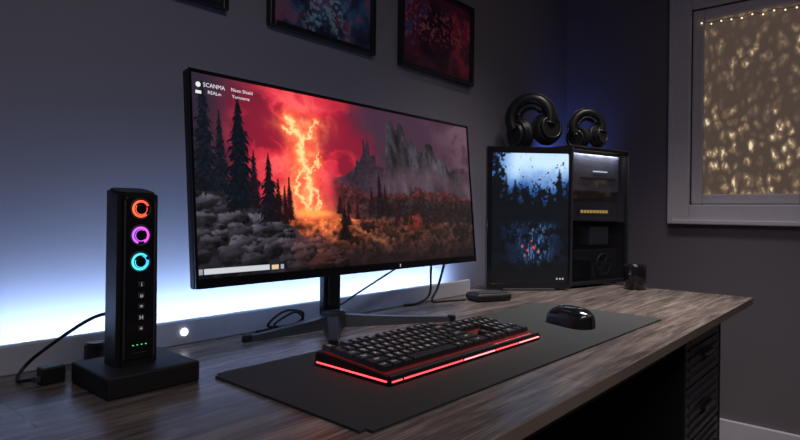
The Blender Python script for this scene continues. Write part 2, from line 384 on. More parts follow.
def second_picture(w=220,h=330):
    U,V=grid(w,h); n1=fbm(U,V,5,7,3); n2=fbm(U,V,14,20,45); n3=fbm(U,V,40,55,95,3); n4=fbm(U,V,60,24,195,3)
    img=np.zeros((h,w,3))+np.array([8,13,24])/255
    img=lay(img,(44,92,172),sm(0.54,0.16,V+(n1-0.5)*0.2))
    img=lay(img,(196,226,253),sm(0.32,0.07,V+(n1-0.5)*0.16)*sm(-0.05,0.35,U))
    fol=n3*0.5+n2*0.5+0.16*sm(0.28,0.0,U)+0.20*sm(0.18,0.36,V)-0.10*sm(0.22,0.10,V)*sm(0.15,0.35,U)
    img=lay(img,(6,9,16),sm(0.54,0.66,fol)*sm(0.6,0.5,V)*0.95)
    for uc,v0,ww in ((0.30,0.20,0.11),(0.62,0.26,0.10),(0.88,0.12,0.13),(0.06,0.03,0.12),(0.46,0.30,0.09),(0.75,0.28,0.08),(0.18,0.16,0.09)):
        t=np.clip((V-v0)/(0.5-v0),0,1); m=sm(0.02,-0.02,np.abs(U-uc)-ww*t*(0.3+1.2*n3))*(V>v0)*(V<0.52)
        img=lay(img,(6,9,15),m*0.95)
    img=lay(img,(7,11,18),sm(0.06,0.03,np.abs(V-0.48+(n2-0.5)*0.05)-0.03)*0.95)
    wm=sm(0.50,0.56,V)*sm(0.90,0.78,V)*sm(0.46,0.24,np.abs(U-0.55+(n1-0.5)*0.3))
    img=lay(img,(16,32,58),wm*0.8); img=lay(img,(96,140,190),wm*sm(0.55,0.70,n4)*sm(0.32,0.05,np.abs(U-0.56))*0.7)
    img=lay(img,(5,8,13),sm(0.52,0.60,n2+0.20*(np.abs(U-0.55)-0.2))*sm(0.50,0.56,V)*0.9)
    img=lay(img,(6,8,12),sm(0.80,0.92,V+(n3-0.5)*0.14))
    for uc,vc,s in ((0.40,0.71,0.018),(0.47,0.74,0.016),(0.55,0.72,0.024),(0.62,0.75,0.014),(0.52,0.67,0.012),(0.44,0.78,0.012)):
        img=lay(img,(240,84,66),np.exp(-((U-uc)/s)**2-((V-vc)/(s*0.6))**2))
    for i in range(3):
        uc=0.86+0.04*i; m=((np.abs(U-uc)<0.009)&(np.abs(V-0.955)<0.006))*1.0; img=lay(img,(180,190,200),m)
    return img
def art_picture(kind,w=160,h=120):
    U,V=grid(w,h); n1=fbm(U,V,4,3,11+kind*7); n2=fbm(U,V,10,7,60+kind*9); n3=fbm(U,V,34,26,99+kind,3)
    img=np.zeros((h,w,3))+np.array([58,66,100])/255
    if kind==1:
        img=lay(img,(66,118,168),sm(0.40,0.60,n2)*0.8)
        img=lay(img,(180,100,132),sm(0.50,0.62,n1)*0.7); img=lay(img,(176,214,236),sm(0.50,0.62,n3)*sm(0.25,0.6,V)*sm(0.34,0.1,np.abs(U-0.50))*0.8)  # pale cyan patches paint reflections into the print's colour
        img=lay(img,(34,36,60),sm(0.44,0.30,n1)*0.7)
    elif kind==2:
        img=np.zeros((h,w,3))+np.array([104,46,74])/255
        img=lay(img,(210,62,90),sm(0.42,0.58,n1)*0.85); img=lay(img,(86,98,166),sm(0.5,0.62,n2)*sm(0.5,0.1,U)*0.8)
        img=lay(img,(40,28,46),sm(0.40,0.26,np.hypot((U-0.5)*1.3,(V-0.55)*0.8)+(n2-0.5)*0.3)*0.7)
        img=lay(img,(240,140,140),sm(0.54,0.66,n3)*sm(0.35,0.1,np.abs(V-0.4))*0.7)
        img=lay(img,(26,22,34),sm(0.8,1.0,V)*0.5)
    else:
        img=lay(img,(100,90,130),sm(0.4,0.7,n1)*0.8); img=lay(img,(20,20,32),sm(0.5,0.42,n2)*0.8)
    return img

# ================================================================ ROOM
WY=1.34; WX=2.88; CH=2.5; XL=-1.6; YF=-2.4
def struct(ob,lab):
    ob['kind']='structure'; ob['label']=lab; return ob
struct(box('floor',WX-XL+0.3,WY-YF+0.3,0.1,((WX+XL)/2,(WY+YF)/2,-0.05),0,M_floor),'dark wooden floor')
struct(box('ceiling',WX-XL+0.3,WY-YF+0.3,0.1,((WX+XL)/2,(WY+YF)/2,CH+0.05),0,M_ceil),'plain ceiling')
struct(box('wall_back',WX-XL+0.3,0.1,CH,((WX+XL)/2,WY+0.05,CH/2),0,M_wall),'grey painted wall behind the desk')
struct(box('wall_left',0.1,WY-YF,CH,(XL-0.05,(WY+YF)/2,CH/2),0,M_wall),'grey painted wall')
struct(box('wall_front',WX-XL+0.3,0.1,CH,((WX+XL)/2,YF-0.05,CH/2),0,M_wall),'grey painted wall')
OY0,OY1,OZ0,OZ1=-0.62,0.735,1.075,1.980
bm=bmesh.new()
for (y0,y1,z0,z1) in ((YF,OY0,0,CH),(OY1,WY,0,CH),(OY0,OY1,0,OZ0),(OY0,OY1,OZ1,CH)):
    bm_box(bm,0.1,y1-y0,z1-z0,(WX+0.05,(y0+y1)/2,(z0+z1)/2))
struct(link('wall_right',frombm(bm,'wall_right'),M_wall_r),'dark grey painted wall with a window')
struct(box('baseboard_right',0.018,WY-YF-0.04,0.13,(WX-0.009,(WY+YF)/2-0.02,0.065),0.004,M_trim),'white baseboard')
struct(box('baseboard_back',WX-XL-0.04,0.018,0.13,((WX+XL)/2-0.02,WY-0.009,0.065),0.004,M_trim),'white baseboard')

win=bpy.data.objects.new('window_1',None); COL.objects.link(win); win.location=(WX,0,OZ0)
struct(win,'white framed window with rippled glowing pane')
def wbox(name,x,y0,y1,z0,z1,dx,m,lab=None,bev=0.004):
    return box(name,dx,y1-y0,z1-z0,(x,(y0+y1)/2,(z0+z1)/2-OZ0),bev,m,win,label=lab)
c=0.085
bm=bmesh.new()
for (y0,y1,z0,z1) in ((OY1-0.005,OY1+c,OZ0-c,OZ1+c),(OY0-c,OY0+0.005,OZ0-c,OZ1+c),(OY0+0.005,OY1-0.005,OZ1-0.005,OZ1+c),(OY0+0.005,OY1-0.005,OZ0-c,OZ0+0.005)):
    bm_box(bm,0.026,y1-y0,z1-z0,(-0.013,(y0+y1)/2,(z0+z1)/2-OZ0),0.005)
d_=0.020
for (y0,y1,z0,z1) in ((OY1+c-d_,OY1+c,OZ0-c,OZ1+c),(OY0-c,OY0-c+d_,OZ0-c,OZ1+c),(OY0-c+d_,OY1+c-d_,OZ1+c-d_,OZ1+c),(OY0-c+d_,OY1+c-d_,OZ0-c,OZ0-c+d_)):
    bm_box(bm,0.012,y1-y0,z1-z0,(-0.030,(y0+y1)/2,(z0+z1)/2-OZ0),0.004)
link('casing',frombm(bm,'casing'),M_trim,win)
SF=0.046; YM=0.262
def sash(y0,y1):
    bm=bmesh.new(); f=SF; z0,z1=OZ0+0.006,OZ1-0.006
    for (a,b,p,q) in ((y0,y0+f,z0,z1),(y1-f,y1,z0,z1),(y0+f,y1-f,z0,z0+f),(y0+f,y1-f,z1-f,z1)):
        bm_box(bm,0.04,b-a,q-p,(0.025,(a+b)/2,(p+q)/2-OZ0),0.006)
    link('sash',frombm(bm,'sash'),M_trim,win)
sash(YM+0.004,OY1-0.006); sash(OY0+0.006,YM)
def pane_mat():
    m=bpy.data.materials.new('rippled_glowing_glass'); m.use_nodes=True; nt=m.node_tree; b=nt.nodes['Principled BSDF']; L=nt.links
    tc=nt.nodes.new('ShaderNodeTexCoord')
    def MR(src,a,b_,c_,d_):
        r=nt.nodes.new('ShaderNodeMapRange'); r.inputs['From Min'].default_value=a; r.inputs['From Max'].default_value=b_; r.inputs['To Min'].default_value=c_; r.inputs['To Max'].default_value=d_; L.new(src,r.inputs['Value']); return r.outputs[0]
    def MUL(a,b_):
        r=nt.nodes.new('ShaderNodeMath'); r.operation='MULTIPLY'; L.new(a,r.inputs[0]); L.new(b_,r.inputs[1]); return r.outputs[0]
    mp=nt.nodes.new('ShaderNodeMapping'); mp.inputs['Scale'].default_value=(1,28,19); mp.inputs['Rotation'].default_value=(0.3,0,0); L.new(tc.outputs['Object'],mp.inputs['Vector'])
    nd=nt.nodes.new('ShaderNodeTexNoise'); nd.inputs['Scale'].default_value=0.5; nd.inputs['Detail'].default_value=2; L.new(mp.outputs[0],nd.inputs['Vector'])
    ad=nt.nodes.new('ShaderNodeVectorMath'); ad.operation='MULTIPLY_ADD'; ad.inputs[1].default_value=(0,1.5,1.5); L.new(nd.outputs['Color'],ad.inputs[0]); L.new(mp.outputs[0],ad.inputs[2])
    vo=nt.nodes.new('ShaderNodeTexVoronoi'); vo.feature='SMOOTH_F1'; vo.inputs['Smoothness'].default_value=0.4; vo.inputs['Scale'].default_value=1.0; vo.inputs['Randomness'].default_value=0.6; L.new(ad.outputs[0],vo.inputs['Vector'])
    cells=MR(vo.outputs['Distance'],0.05,0.55,1.0,0.02)
    mp3=nt.nodes.new('ShaderNodeMapping'); mp3.inputs['Scale'].default_value=(1,60,32); L.new(tc.outputs['Object'],mp3.inputs['Vector'])
    n2=nt.nodes.new('ShaderNodeTexNoise'); n2.inputs['Scale'].default_value=1; n2.inputs['Detail'].default_value=3; n2.inputs['Distortion'].default_value=0.5; L.new(mp3.outputs[0],n2.inputs['Vector'])
    spk=MR(n2.outputs['Fac'],0.40,0.70,0.35,1.5)
    n=nt.nodes.new('ShaderNodeTexNoise'); n.inputs['Scale'].default_value=6; n.inputs['Detail'].default_value=2; L.new(tc.outputs['Object'],n.inputs['Vector'])
    big=MR(n.outputs['Fac'],0.35,0.65,0.5,1.35)
    cg=nt.nodes.new('ShaderNodeSeparateXYZ'); L.new(tc.outputs['Object'],cg.inputs[0])
    gr=MR(cg.outputs['Z'],0.0,0.8,1.25,0.65)
    f=MUL(MUL(cells,spk),MUL(big,gr))
    cr=nt.nodes.new('ShaderNodeValToRGB'); e=cr.color_ramp.elements
    e[0].position=0.0; e[0].color=(0.080,0.056,0.045,1); e[1].position=1.0; e[1].color=(1.0,0.84,0.56,1)
    x=e.new(0.25); x.color=(0.155,0.105,0.072,1); x=e.new(0.58); x.color=(0.36,0.245,0.145,1)
    L.new(f,cr.inputs['Fac'])
    L.new(cr.outputs['Color'],b.inputs['Emission Color']); b.inputs['Emission Strength'].default_value=0.85  # light from behind and its sparkles put into the pane's emission
    b.inputs['Base Color'].default_value=(0.05,0.04,0.035,1); b.inputs['Roughness'].default_value=0.3
    return m
M_pane=pane_mat()
wbox('pane',0.03,YM+0.004+SF,OY1-0.006-SF,OZ0+0.006+SF,OZ1-0.006-SF,0.006,M_pane,bev=0)
wbox('pane',0.03,OY0+0.006+SF,YM-SF,OZ0+0.006+SF,OZ1-0.006-SF,0.006,M_pane,bev=0)
fl=empty('fairy_lights',(WX-0.002,0.5,OZ1-0.066),'thin string of warm white fairy lights along the window top','fairy lights')
P=[(0,(0.19-0.4*i/10),-0.012*abs(math.sin(i*1.3))) for i in range(11)]
link('wire',tube_me('wire',P,0.0012),M_cable,fl)
M_bulb=mat('warm_bulb',(0.8,0.7,0.5),0.4,emit=(1.0,0.78,0.5),es=1.6,var=0.02)
bmb=bmesh.new(); bmesh.ops.create_uvsphere(bmb,u_segments=10,v_segments=8,radius=0.0036); bme=frombm(bmb,'bulb'); bme.materials.append(M_bulb)
for i in range(10):
    o=bpy.data.objects.new('bulb',bme); COL.objects.link(o); o.parent=fl; o.location=P[i]; o.location.z-=0.005

# ================================================================ PICTURES
def picture(x0,x1,z0,z1,kind,lab):
    e=empty('framed_picture',((x0+x1)/2,WY,z0),lab,'picture',group='framed pictures on the wall')
    W=x1-x0;H=z1-z0;f=0.016;d=0.022
    bm=bmesh.new()
    bm_box(bm,f,d,H,(-W/2+f/2,-d/2,H/2),0.002);bm_box(bm,f,d,H,(W/2-f/2,-d/2,H/2),0.002)
    bm_box(bm,W-2*f,d,f,(0,-d/2,f/2),0.002);bm_box(bm,W-2*f,d,f,(0,-d/2,H-f/2),0.002)
    link('frame',frombm(bm,'frame'),M_frame,e)
    link('print',paint_mesh('print',art_picture(kind),W-2*f,H-2*f),M_art,e,(0,-0.008,f))
picture(0.42,0.832,1.548,1.868,0,'black framed dark abstract print hanging on the wall')
picture(0.962,1.386,1.548,1.868,1,'black framed blue and pink abstract print on the wall')
picture(1.516,1.969,1.546,1.865,2,'black framed red and magenta abstract print on the wall')

# ================================================================ DESK
DX0,DX1,DY0,DY1=-0.45,2.37,0.39,1.315
desk=empty('desk',((DX0+DX1)/2,(DY0+DY1)/2,0),'long grey-brown wooden desk with dark metal legs','desk')
dcx,dcy=(DX0+DX1)/2,(DY0+DY1)/2
bm=bmesh.new(); bm_box(bm,DX1-DX0,DY1-DY0,0.024,(0,0,DZ-0.012),0.002,2)
bm.normal_update()
for f in bm.faces:
    if abs(f.normal.z)<0.8: f.material_index=1
link('tabletop',frombm(bm,'tabletop'),[M_wood,M_edge],desk)
for (x,y) in ((DX0+0.06,DY0+0.06),(DX0+0.06,DY1-0.06),(DX1-0.20,DY1-0.06)):
    box('leg',0.05,0.05,DZ-0.024,(x-dcx,y-dcy,(DZ-0.024)/2),0.003,M_blackm,desk)
box('apron',2.1,0.02,0.07,(DX0+0.08+1.05-dcx,DY0+0.09-dcy,DZ-0.024-0.035),0.002,M_blackm,desk)
box('apron',2.4,0.02,0.07,(DX0+0.09+1.2-dcx,DY1-0.05-dcy,DZ-0.024-0.035),0.002,M_blackm,desk)
bp_=box('desk_back_panel',2.10,0.014,0.052,(0,0,0.026),0.003,M_board,None,(0.66,1.157,DZ))
top(bp_,'low light grey panel standing along the back of the desk','panel')
CX0,CX1,CY0,CY1=1.74,2.17,0.45,1.15
cab=empty('drawer_cabinet',((CX0+CX1)/2,(CY0+CY1)/2,0),'black drawer cabinet with slatted fronts under the desk','cabinet')
hc=DZ-0.024-0.002
bm=bmesh.new(); w=CX1-CX0; dp=CY1-CY0
bm_box(bm,0.018,dp,hc,(-w/2+0.009,0,hc/2),0.002);bm_box(bm,0.018,dp,hc,(w/2-0.009,0,hc/2),0.002)
bm_box(bm,w-0.036,dp,0.018,(0,0,hc-0.009));bm_box(bm,w-0.036,dp,0.018,(0,0,0.04));bm_box(bm,w-0.036,0.012,hc-0.07,(0,dp/2-0.006,hc/2))
link('body',frombm(bm,'body'),M_blackm,cab)
n=4; hh=(hc-0.018-0.055)/n
for i in range(n):
    z0=0.052+i*hh
    bm=bmesh.new(); bm_box(bm,w-0.042,0.016,hh-0.008,(0,0,0),0.002)
    for k in range(5): bm_box(bm,w-0.09,0.008,0.008,(0,-0.010,-hh/2+0.025+k*(hh-0.05)/4),0.001)
    d=link('drawer',frombm(bm,'drawer'),M_gray,cab,(0,-dp/2+0.010,z0+hh/2))
    box('handle',0.11,0.018,0.012,(0,-0.020,0.0),0.003,M_metal,d)

ls=box('led_strip',1.95,0.004,0.010,(0,0,0),0.001,M_led,None,(0.72,1.167,DZ+0.020))
top(ls,'cool white LED light strip fixed behind the desk back panel','light strip')
def area(name,loc,rot,sx,sy,power,col,spread=180):
    l=bpy.data.lights.new(name,'AREA'); l.shape='RECTANGLE'; l.size=sx; l.size_y=sy; l.energy=power; l.color=col; l.spread=math.radians(spread)
    o=bpy.data.objects.new(name,l); COL.objects.link(o); o.location=loc; o.rotation_euler=rot; return o
area('strip_light',(1.03,1.255,DZ+0.026),(math.radians(92),0,0),1.56,0.012,8.0,(0.42,0.66,1.0))
area('strip_light_wide',(0.95,1.19,DZ+0.035),(math.radians(118),0,0),1.8,0.012,1.3,(0.12,0.32,1.0))
area('panel_fill_light',(1.0,1.075,DZ+0.24),(math.radians(48),0,0),0.85,0.02,1.0,(0.46,0.62,1.0))  # added fill lamp brightening the back panel's front, no real light there
knob=cyl('indicator_light',0.0085,0.0075,0.006,M_dot,None,(0.625,1.1465,DZ+0.028),(math.radians(90),0,0))
top(knob,'small round glowing white light on the desk back panel','indicator light')

# ================================================================ DESK MAT
bm=bmesh.new(); bm_box(bm,1.145,0.382,0.004,(0,0,0.002))
es=[e for e in bm.edges if abs(e.verts[0].co.z-e.verts[1].co.z)>0.003]
bmesh.ops.bevel(bm,geom=es,offset=0.012,segments=4,affect='EDGES')
pad=link('desk_mat',frombm(bm,'desk_mat'),M_pad,None,(1.108,0.694,DZ),(0,0,math.radians(-1.2)))
top(pad,'large dark grey cloth desk mat on the desk','desk mat')
PZ=DZ+0.004

# ================================================================ MAIN MONITOR
mon=empty('computer_monitor',(0.985,1.075,DZ),'black ultrawide monitor displaying a red volcanic forest scene','monitor')
def leg_me(name,a,b,w0,w1,h0,h1):
    a=Vector(a);b=Vector(b); t=(b-a).normalized(); s=Vector((-t.y,t.x,0)); V=[]
    N=8
    for i in range(N+1):
        u=i/N; c=a.lerp(b,u); w=w0+(w1-w0)*u; h=h0+(h1-h0)*(u**0.6)
        for sx,hz in ((-1,0),(1,0),(0.6,h),(-0.6,h)): V.append(tuple(c+s*sx*w/2+Vector((0,0,hz))))
    F=[(0,1,2,3),tuple(reversed([N*4+k for k in range(4)]))]
    for i in range(N):
        for k in range(4): F.append((i*4+k,(i+1)*4+k,(i+1)*4+(k+1)%4,i*4+(k+1)%4))
    me=bpy.data.meshes.new(name); me.from_pydata(V,[],F)
    bm=bmesh.new(); bm.from_mesh(me); bmesh.ops.recalc_face_normals(bm,faces=bm.faces); bm.to_mesh(me); bm.free()
    return me
for tip in ((-0.145,-0.160,0),(0.262,-0.170,0),(-0.245,0.004,0)):
    link('foot',leg_me('foot',(0,0,0.0),tip,0.052,0.022,0.036,0.012),M_stand,mon)
    cyl('foot_pad',0.0115,0.0115,0.015,M_blackm,mon,(tip[0]*1.02,tip[1]*1.02,0.0075),bev=0.002)
cyl('base_hub',0.038,0.030,0.042,M_stand,mon,(0,0,0.021),bev=0.004)
bm=bmesh.new(); bm_box(bm,0.056,0.020,0.27,(0,0.012,0.165),0.004); bm_box(bm,0.036,0.014,0.20,(0,0.000,0.15),0.003)
link('neck',frombm(bm,'neck'),M_black,mon)
tilt=math.radians(-5.3)
DWm=0.948; DHm=0.427
ploc=(1.040-0.985,1.0-1.075,0.138)
panel=box('display_housing',DWm,0.022,DHm,(0,0.011,DHm/2),0.005,M_black,mon,ploc,(tilt,0,0),seg=3)
bm=bmesh.new()
bm_box(bm,0.34,0.030,0.20,(0,0.036,0.20),0.012,3)
link('rear_cover',frombm(bm,'rear_cover'),M_blackm,panel)
link('screen',paint_mesh('screen',main_picture(),DWm-0.014,DHm-0.026),M_scr,panel,(0,-0.0012,0.019))
bm=bmesh.new(); bw=0.0055; 
bm_box(bm,bw,0.005,DHm,(-DWm/2+bw/2,-0.0015,DHm/2),0.001);bm_box(bm,bw,0.005,DHm,(DWm/2-bw/2,-0.0015,DHm/2),0.001)
bm_box(bm,DWm-2*bw,0.005,bw,(0,-0.0015,DHm-bw/2),0.001);bm_box(bm,DWm-2*bw,0.007,0.018,(0,-0.0015,0.009),0.001)
link('bezel',frombm(bm,'bezel'),M_gloss,panel)
tx=text_meshes([('SCANMA',0.0120,'LEFT'),('REALm',0.0100,'LEFT'),('Neon Shield',0.0105,'LEFT'),('Yornname',0.0100,'LEFT'),('Z',0.009,'CENTER')])
ux=lambda u:-DWm/2+u*DWm
for me,(x,z) in zip(tx,((ux(0.032),0.398),(ux(0.042),0.384),(ux(0.098),0.3985),(ux(0.100),0.3845),(0.11,0.009))):
    link('screen_text' if z>0.1 else 'badge',me,M_txt,panel,(x,-0.0025 if z>0.1 else -0.0055,z),(math.radians(90),0,0))
bm=bmesh.new(); bm_cyl(bm,0.0052,0.0052,0.0006,Matrix.Translation((0,0,0.008)) @ Matrix.Rotation(math.radians(90),4,'X'),20)
bm_box(bm,0.012,0.0006,0.006,(0,0,-0.007),0)
link('screen_emblem',frombm(bm,'emblem'),M_txt,panel,(ux(0.021),-0.0022,0.389))

def cable(P,r,lab):
    o=link('cable',tube_me('cable',P,r),M_cable,smooth=True); return top(o,lab,'cable',group='cables on the desk')
z=DZ
cable([(0.940,1.140,z+0.004),(0.88,1.130,z+0.004),(0.84,1.122,z+0.018),(0.90,1.121,z+0.040),(0.94,1.138,z+0.014),(0.90,1.143,z+0.004),(0.83,1.134,z+0.014),(0.87,1.121,z+0.046),(0.93,1.126,z+0.034),(0.92,1.142,z+0.006),(0.80,1.137,z+0.004)],0.003,'thin black cable coiled behind the monitor stand')
cable([(1.04,1.130,z+0.035),(1.07,1.132,z+0.040),(1.12,1.131,z+0.060),(1.22,1.125,z+0.10),(1.33,1.115,z+0.145)],0.0028,'black cable drooping behind the monitor')
cable([(1.50,1.095,z+0.21),(1.505,1.11,z+0.14),(1.48,1.12,z+0.05),(1.45,1.12,z+0.008),(1.50,1.10,z+0.005),(1.56,1.068,z+0.006)],0.004,'black cable hanging down behind the monitor')
cable([(1.44,1.095,z+0.2),(1.43,1.11,z+0.12),(1.45,1.13,z+0.03),(1.40,1.135,z+0.005),(1.33,1.135,z+0.005)],0.0035,'black cable hanging down behind the monitor')
cable([(0.43,1.005,z+0.115),(0.395,1.04,z+0.10),(0.344,1.08,z+0.055),(0.322,1.115,z+0.022),(0.305,1.10,z+0.004),(0.312,1.075,z+0.006),(0.328,1.062,z+0.010)],0.003,'black cable curving from the light tower to an adapter')
ad=empty('power_adapter',(0.342,1.058,DZ),'small black power adapter block on the desk','power adapter',rz=0.1)
box('body',0.036,0.026,0.028,(0,0,0.014),0.003,M_black,ad); box('plug_collar',0.010,0.012,0.010,(-0.022,0,0.010),0.002,M_gray,ad)
sp=empty('small_speaker',(0.432,1.112,DZ),'small round grey desktop speaker beside the light tower','speaker')
cyl('body',0.019,0.018,0.044,M_gray,sp,(0,0,0.022),bev=0.003); cyl('ring',0.0195,0.0195,0.004,M_metal,sp,(0,0,0.036),bev=0.001)

# ================================================================ LIGHT TOWER DEVICE
dev=empty('light_tower',(0.436,0.963,DZ),'tall black gaming device with three glowing rings on a square base','gaming device')
box('base',0.150,0.145,0.034,(0.003,0,0.017),0.003,M_blackm,dev)
W_,D_,H_=0.068,0.054,0.285
BX=-0.006
bm=bmesh.new(); bm_box(bm,W_,D_,H_,(0,0,0.034+H_/2),0)
es=[e for e in bm.edges if abs(e.verts[0].co.z-e.verts[1].co.z)>0.1]
bmesh.ops.bevel(bm,geom=es,offset=0.007,segments=3,affect='EDGES')
for v in bm.verts:
    if v.co.z>0.2:
        v.co.z-=0.010*(v.co.y-(-D_/2))/D_*-1+0.004; v.co.x*=0.97
es=[e for e in bm.edges if min(e.verts[0].co.z,e.verts[1].co.z)>0.25]
bmesh.ops.bevel(bm,geom=es,offset=0.004,segments=2,affect='EDGES')
link('body',frombm(bm,'body'),M_black,dev,(BX,0,0))
box('front_plate',0.044,0.003,0.262,(BX,-D_/2-0.001,0.034+0.142),0.0012,M_gloss,dev)
for s in (-1,1): box('side_rail',0.003,0.004,0.255,(BX+s*0.0245,-D_/2-0.0015,0.034+0.140),0.001,M_gray,dev)
ringc=((0.289,(1.0,0.06,0.03),(1,0.14,0.04),25,315),(0.246,(0.80,0.06,0.60),(0.45,0.12,1),-60,250),(0.203,(0.03,0.45,0.9),(0.08,0.8,0.85),40,370))
for (zz,c1,c2,a0,a1) in ringc:
    m=mat('ring_glow',(0.1,0.1,0.1),0.4,emit=c1,es=1.6); nt=m.node_tree; b=nt.nodes['Principled BSDF']
    tc=nt.nodes.new('ShaderNodeTexCoord'); g=nt.nodes.new('ShaderNodeTexGradient'); g.gradient_type='RADIAL'
    mp=nt.nodes.new('ShaderNodeMapping'); mp.inputs['Rotation'].default_value=(math.radians(90),0,0)
    cr=nt.nodes.new('ShaderNodeValToRGB'); e=cr.color_ramp.elements; e[0].color=(*c2,1); e[1].color=(*c2,1); x=e.new(0.5); x.color=(*c1,1)
    nt.links.new(tc.outputs['Object'],mp.inputs[0]); nt.links.new(mp.outputs[0],g.inputs[0]); nt.links.new(g.outputs['Fac'],cr.inputs[0]); nt.links.new(cr.outputs[0],b.inputs['Emission Color'])
    link('light_ring',torus_me('ring',0.0124,0.0018,math.radians(a0),math.radians(a1),n=40,k=8),m,dev,(BX,-D_/2-0.004,zz),smooth=True)
    link('light_ring',torus_me('ring',0.0092,0.0006,math.radians(a0+120),math.radians(a1+60),n=40,k=6),m,dev,(BX,-D_/2-0.0058,zz),smooth=True)
    cyl('lens',0.0088,0.0075,0.004,M_gloss,dev,(BX,-D_/2-0.0035,zz),(math.radians(90),0,0),bev=0.001)
    link('lens_trim',torus_me('lt',0.0164,0.0012,n=40,k=6),M_gray,dev,(BX,-D_/2-0.003,zz),smooth=True)
for i,zz in enumerate((0.166,0.148,0.130,0.112,0.094)):
    box('button',0.011,0.003,0.009,(BX+0.002,-D_/2-0.0035,zz),0.001,M_gray,dev)
tm=text_meshes([('i',0.010,'CENTER'),('o',0.011,'CENTER'),('=',0.010,'CENTER'),('H',0.009,'CENTER'),('+',0.010,'CENTER')])
for me,zz in zip(tm,(0.166,0.148,0.130,0.112,0.094)): link('button_symbol',me,M_leg,dev,(BX+0.002,-D_/2-0.0054,zz),(math.radians(90),0,0))
for k in range(4): box('status_light',0.0018,0.002,0.0010,(BX-0.010+k*0.007,-D_/2-0.0030,0.068),0.0003,M_green,dev)
box('status_bar',0.020,0.002,0.0012,(BX,-D_/2-0.003,0.055),0.0003,M_gray,dev)

# ================================================================ KEYBOARD
KX,KY=0.502,0.190
kb=empty('keyboard',(0.948,0.712,PZ),'black mechanical keyboard with red glowing edge lights on the mat','keyboard',rz=math.radians(-1.0))
HF,HB=0.013,0.026
def wedge(name,x0,x1,y0,y1,zb,zf0,zb0,bev):
    bm=bmesh.new(); V=[bm.verts.new(p) for p in ((x0,y0,zb),(x1,y0,zb),(x1,y1,zb),(x0,y1,zb),(x0,y0,zf0),(x1,y0,zf0),(x1,y1,zb0),(x0,y1,zb0))]
    for f in ((3,2,1,0),(4,5,6,7),(0,1,5,4),(1,2,6,5),(2,3,7,6),(3,0,4,7)): bm.faces.new([V[i] for i in f])
    bmesh.ops.bevel(bm,geom=bm.edges[:],offset=bev,segments=2,affect='EDGES'); return frombm(bm,name)
link('case',wedge('case',-KX/2,KX/2,-KY/2,KY/2,0.0,HF,HB,0.0025),M_black,kb)
sl=math.atan2(HB-HF,KY)
def topz(y): return HF+(y+KY/2)/KY*(HB-HF)
def onslope(name,sx,sy,sz,cx,cy,zoff,m,bev=0.0005,lab=None):
    return box(name,sx,sy,sz,(0,0,0),bev,m,kb,(cx,cy,topz(cy)+zoff),(sl,0,0),lab)
onslope('key_plate',KX-0.020,KY-0.026,0.002,0,0.004,0.0,M_redplate)
for a,b,m in ((-0.49,-0.44,M_red),(-0.43,-0.1,M_red),(-0.09,0.12,M_pink),(0.13,0.30,M_red),(0.31,0.48,M_pink)):
    box('edge_light',(b-a)*KX,0.0024,0.0022,((a+b)/2*KX,-KY/2-0.0004,0.0075),0.0006,m,kb)
box('edge_light',0.0024,KY*0.93,0.0024,(-KX/2-0.0004,0,0.0078),0.0006,M_red,kb)
box('edge_light',0.0024,KY*0.9,0.0022,(KX/2+0.0004,0,0.0078),0.0006,M_red,kb)
onslope('front_lip',KX*0.98,0.006,0.004,0,-KY/2+0.006,0.001,M_gray)
onslope('accent_light',0.15,0.0012,0.0010,0.15,-KY/2+0.0108,0.0016,M_red,0.0003)
u=(KX-0.020)/22.6; uy=0.0268
rows=[]
def R(y,seq): 
    x=0
    for it in seq:
        if isinstance(it,(int,float)): x+=it; continue
        s,w=it; rows.append((x+w/2,y,w,s)); x+=w
k1=lambda s:[(c,1) for c in s]
R(0,[('Esc',1),1]+[('F%d'%i,1) for i in range(1,5)]+[0.5]+[('F%d'%i,1) for i in range(5,9)]+[0.5]+[('F%d'%i,1) for i in range(9,13)])
R(1.08,k1('`1234567890-=')+[('Bksp',2),0.25,('Ins',1),('Hm',1),('Up',1),0.25,('Nm',1),('/',1),('*',1),('-',1)])
R(2.08,[('Tab',1.5)]+k1('QWERTYUIOP[]')+[('\\',1.5),0.25,('Del',1),('End',1),('Dn',1),0.25,('7',1),('8',1),('9',1),('+',1)])
R(3.08,[('Caps',1.75)]+k1("ASDFGHJKL;'")+[('Enter',2.25),3.5,('4',1),('5',1),('6',1)])
R(4.08,[('Shift',2.25)]+k1('ZXCVBNM,./')+[('Shift',2.75),1.25,('^',1),1.25,('1',1),('2',1),('3',1),('Ent',1)])
R(5.08,[('Ctrl',1.25),('Win',1.25),('Alt',1.25),('',6.25),('Alt',1.25),('Fn',1.25),('Ctrl',2.5),0.25,('<',1),('v',1),('>',1),0.25,('0',2),('.',1),('',1)])
tms=text_meshes([(r[3] or ' ',0.0115 if len(r[3])==1 else 0.0070,'CENTER') for r in rows])
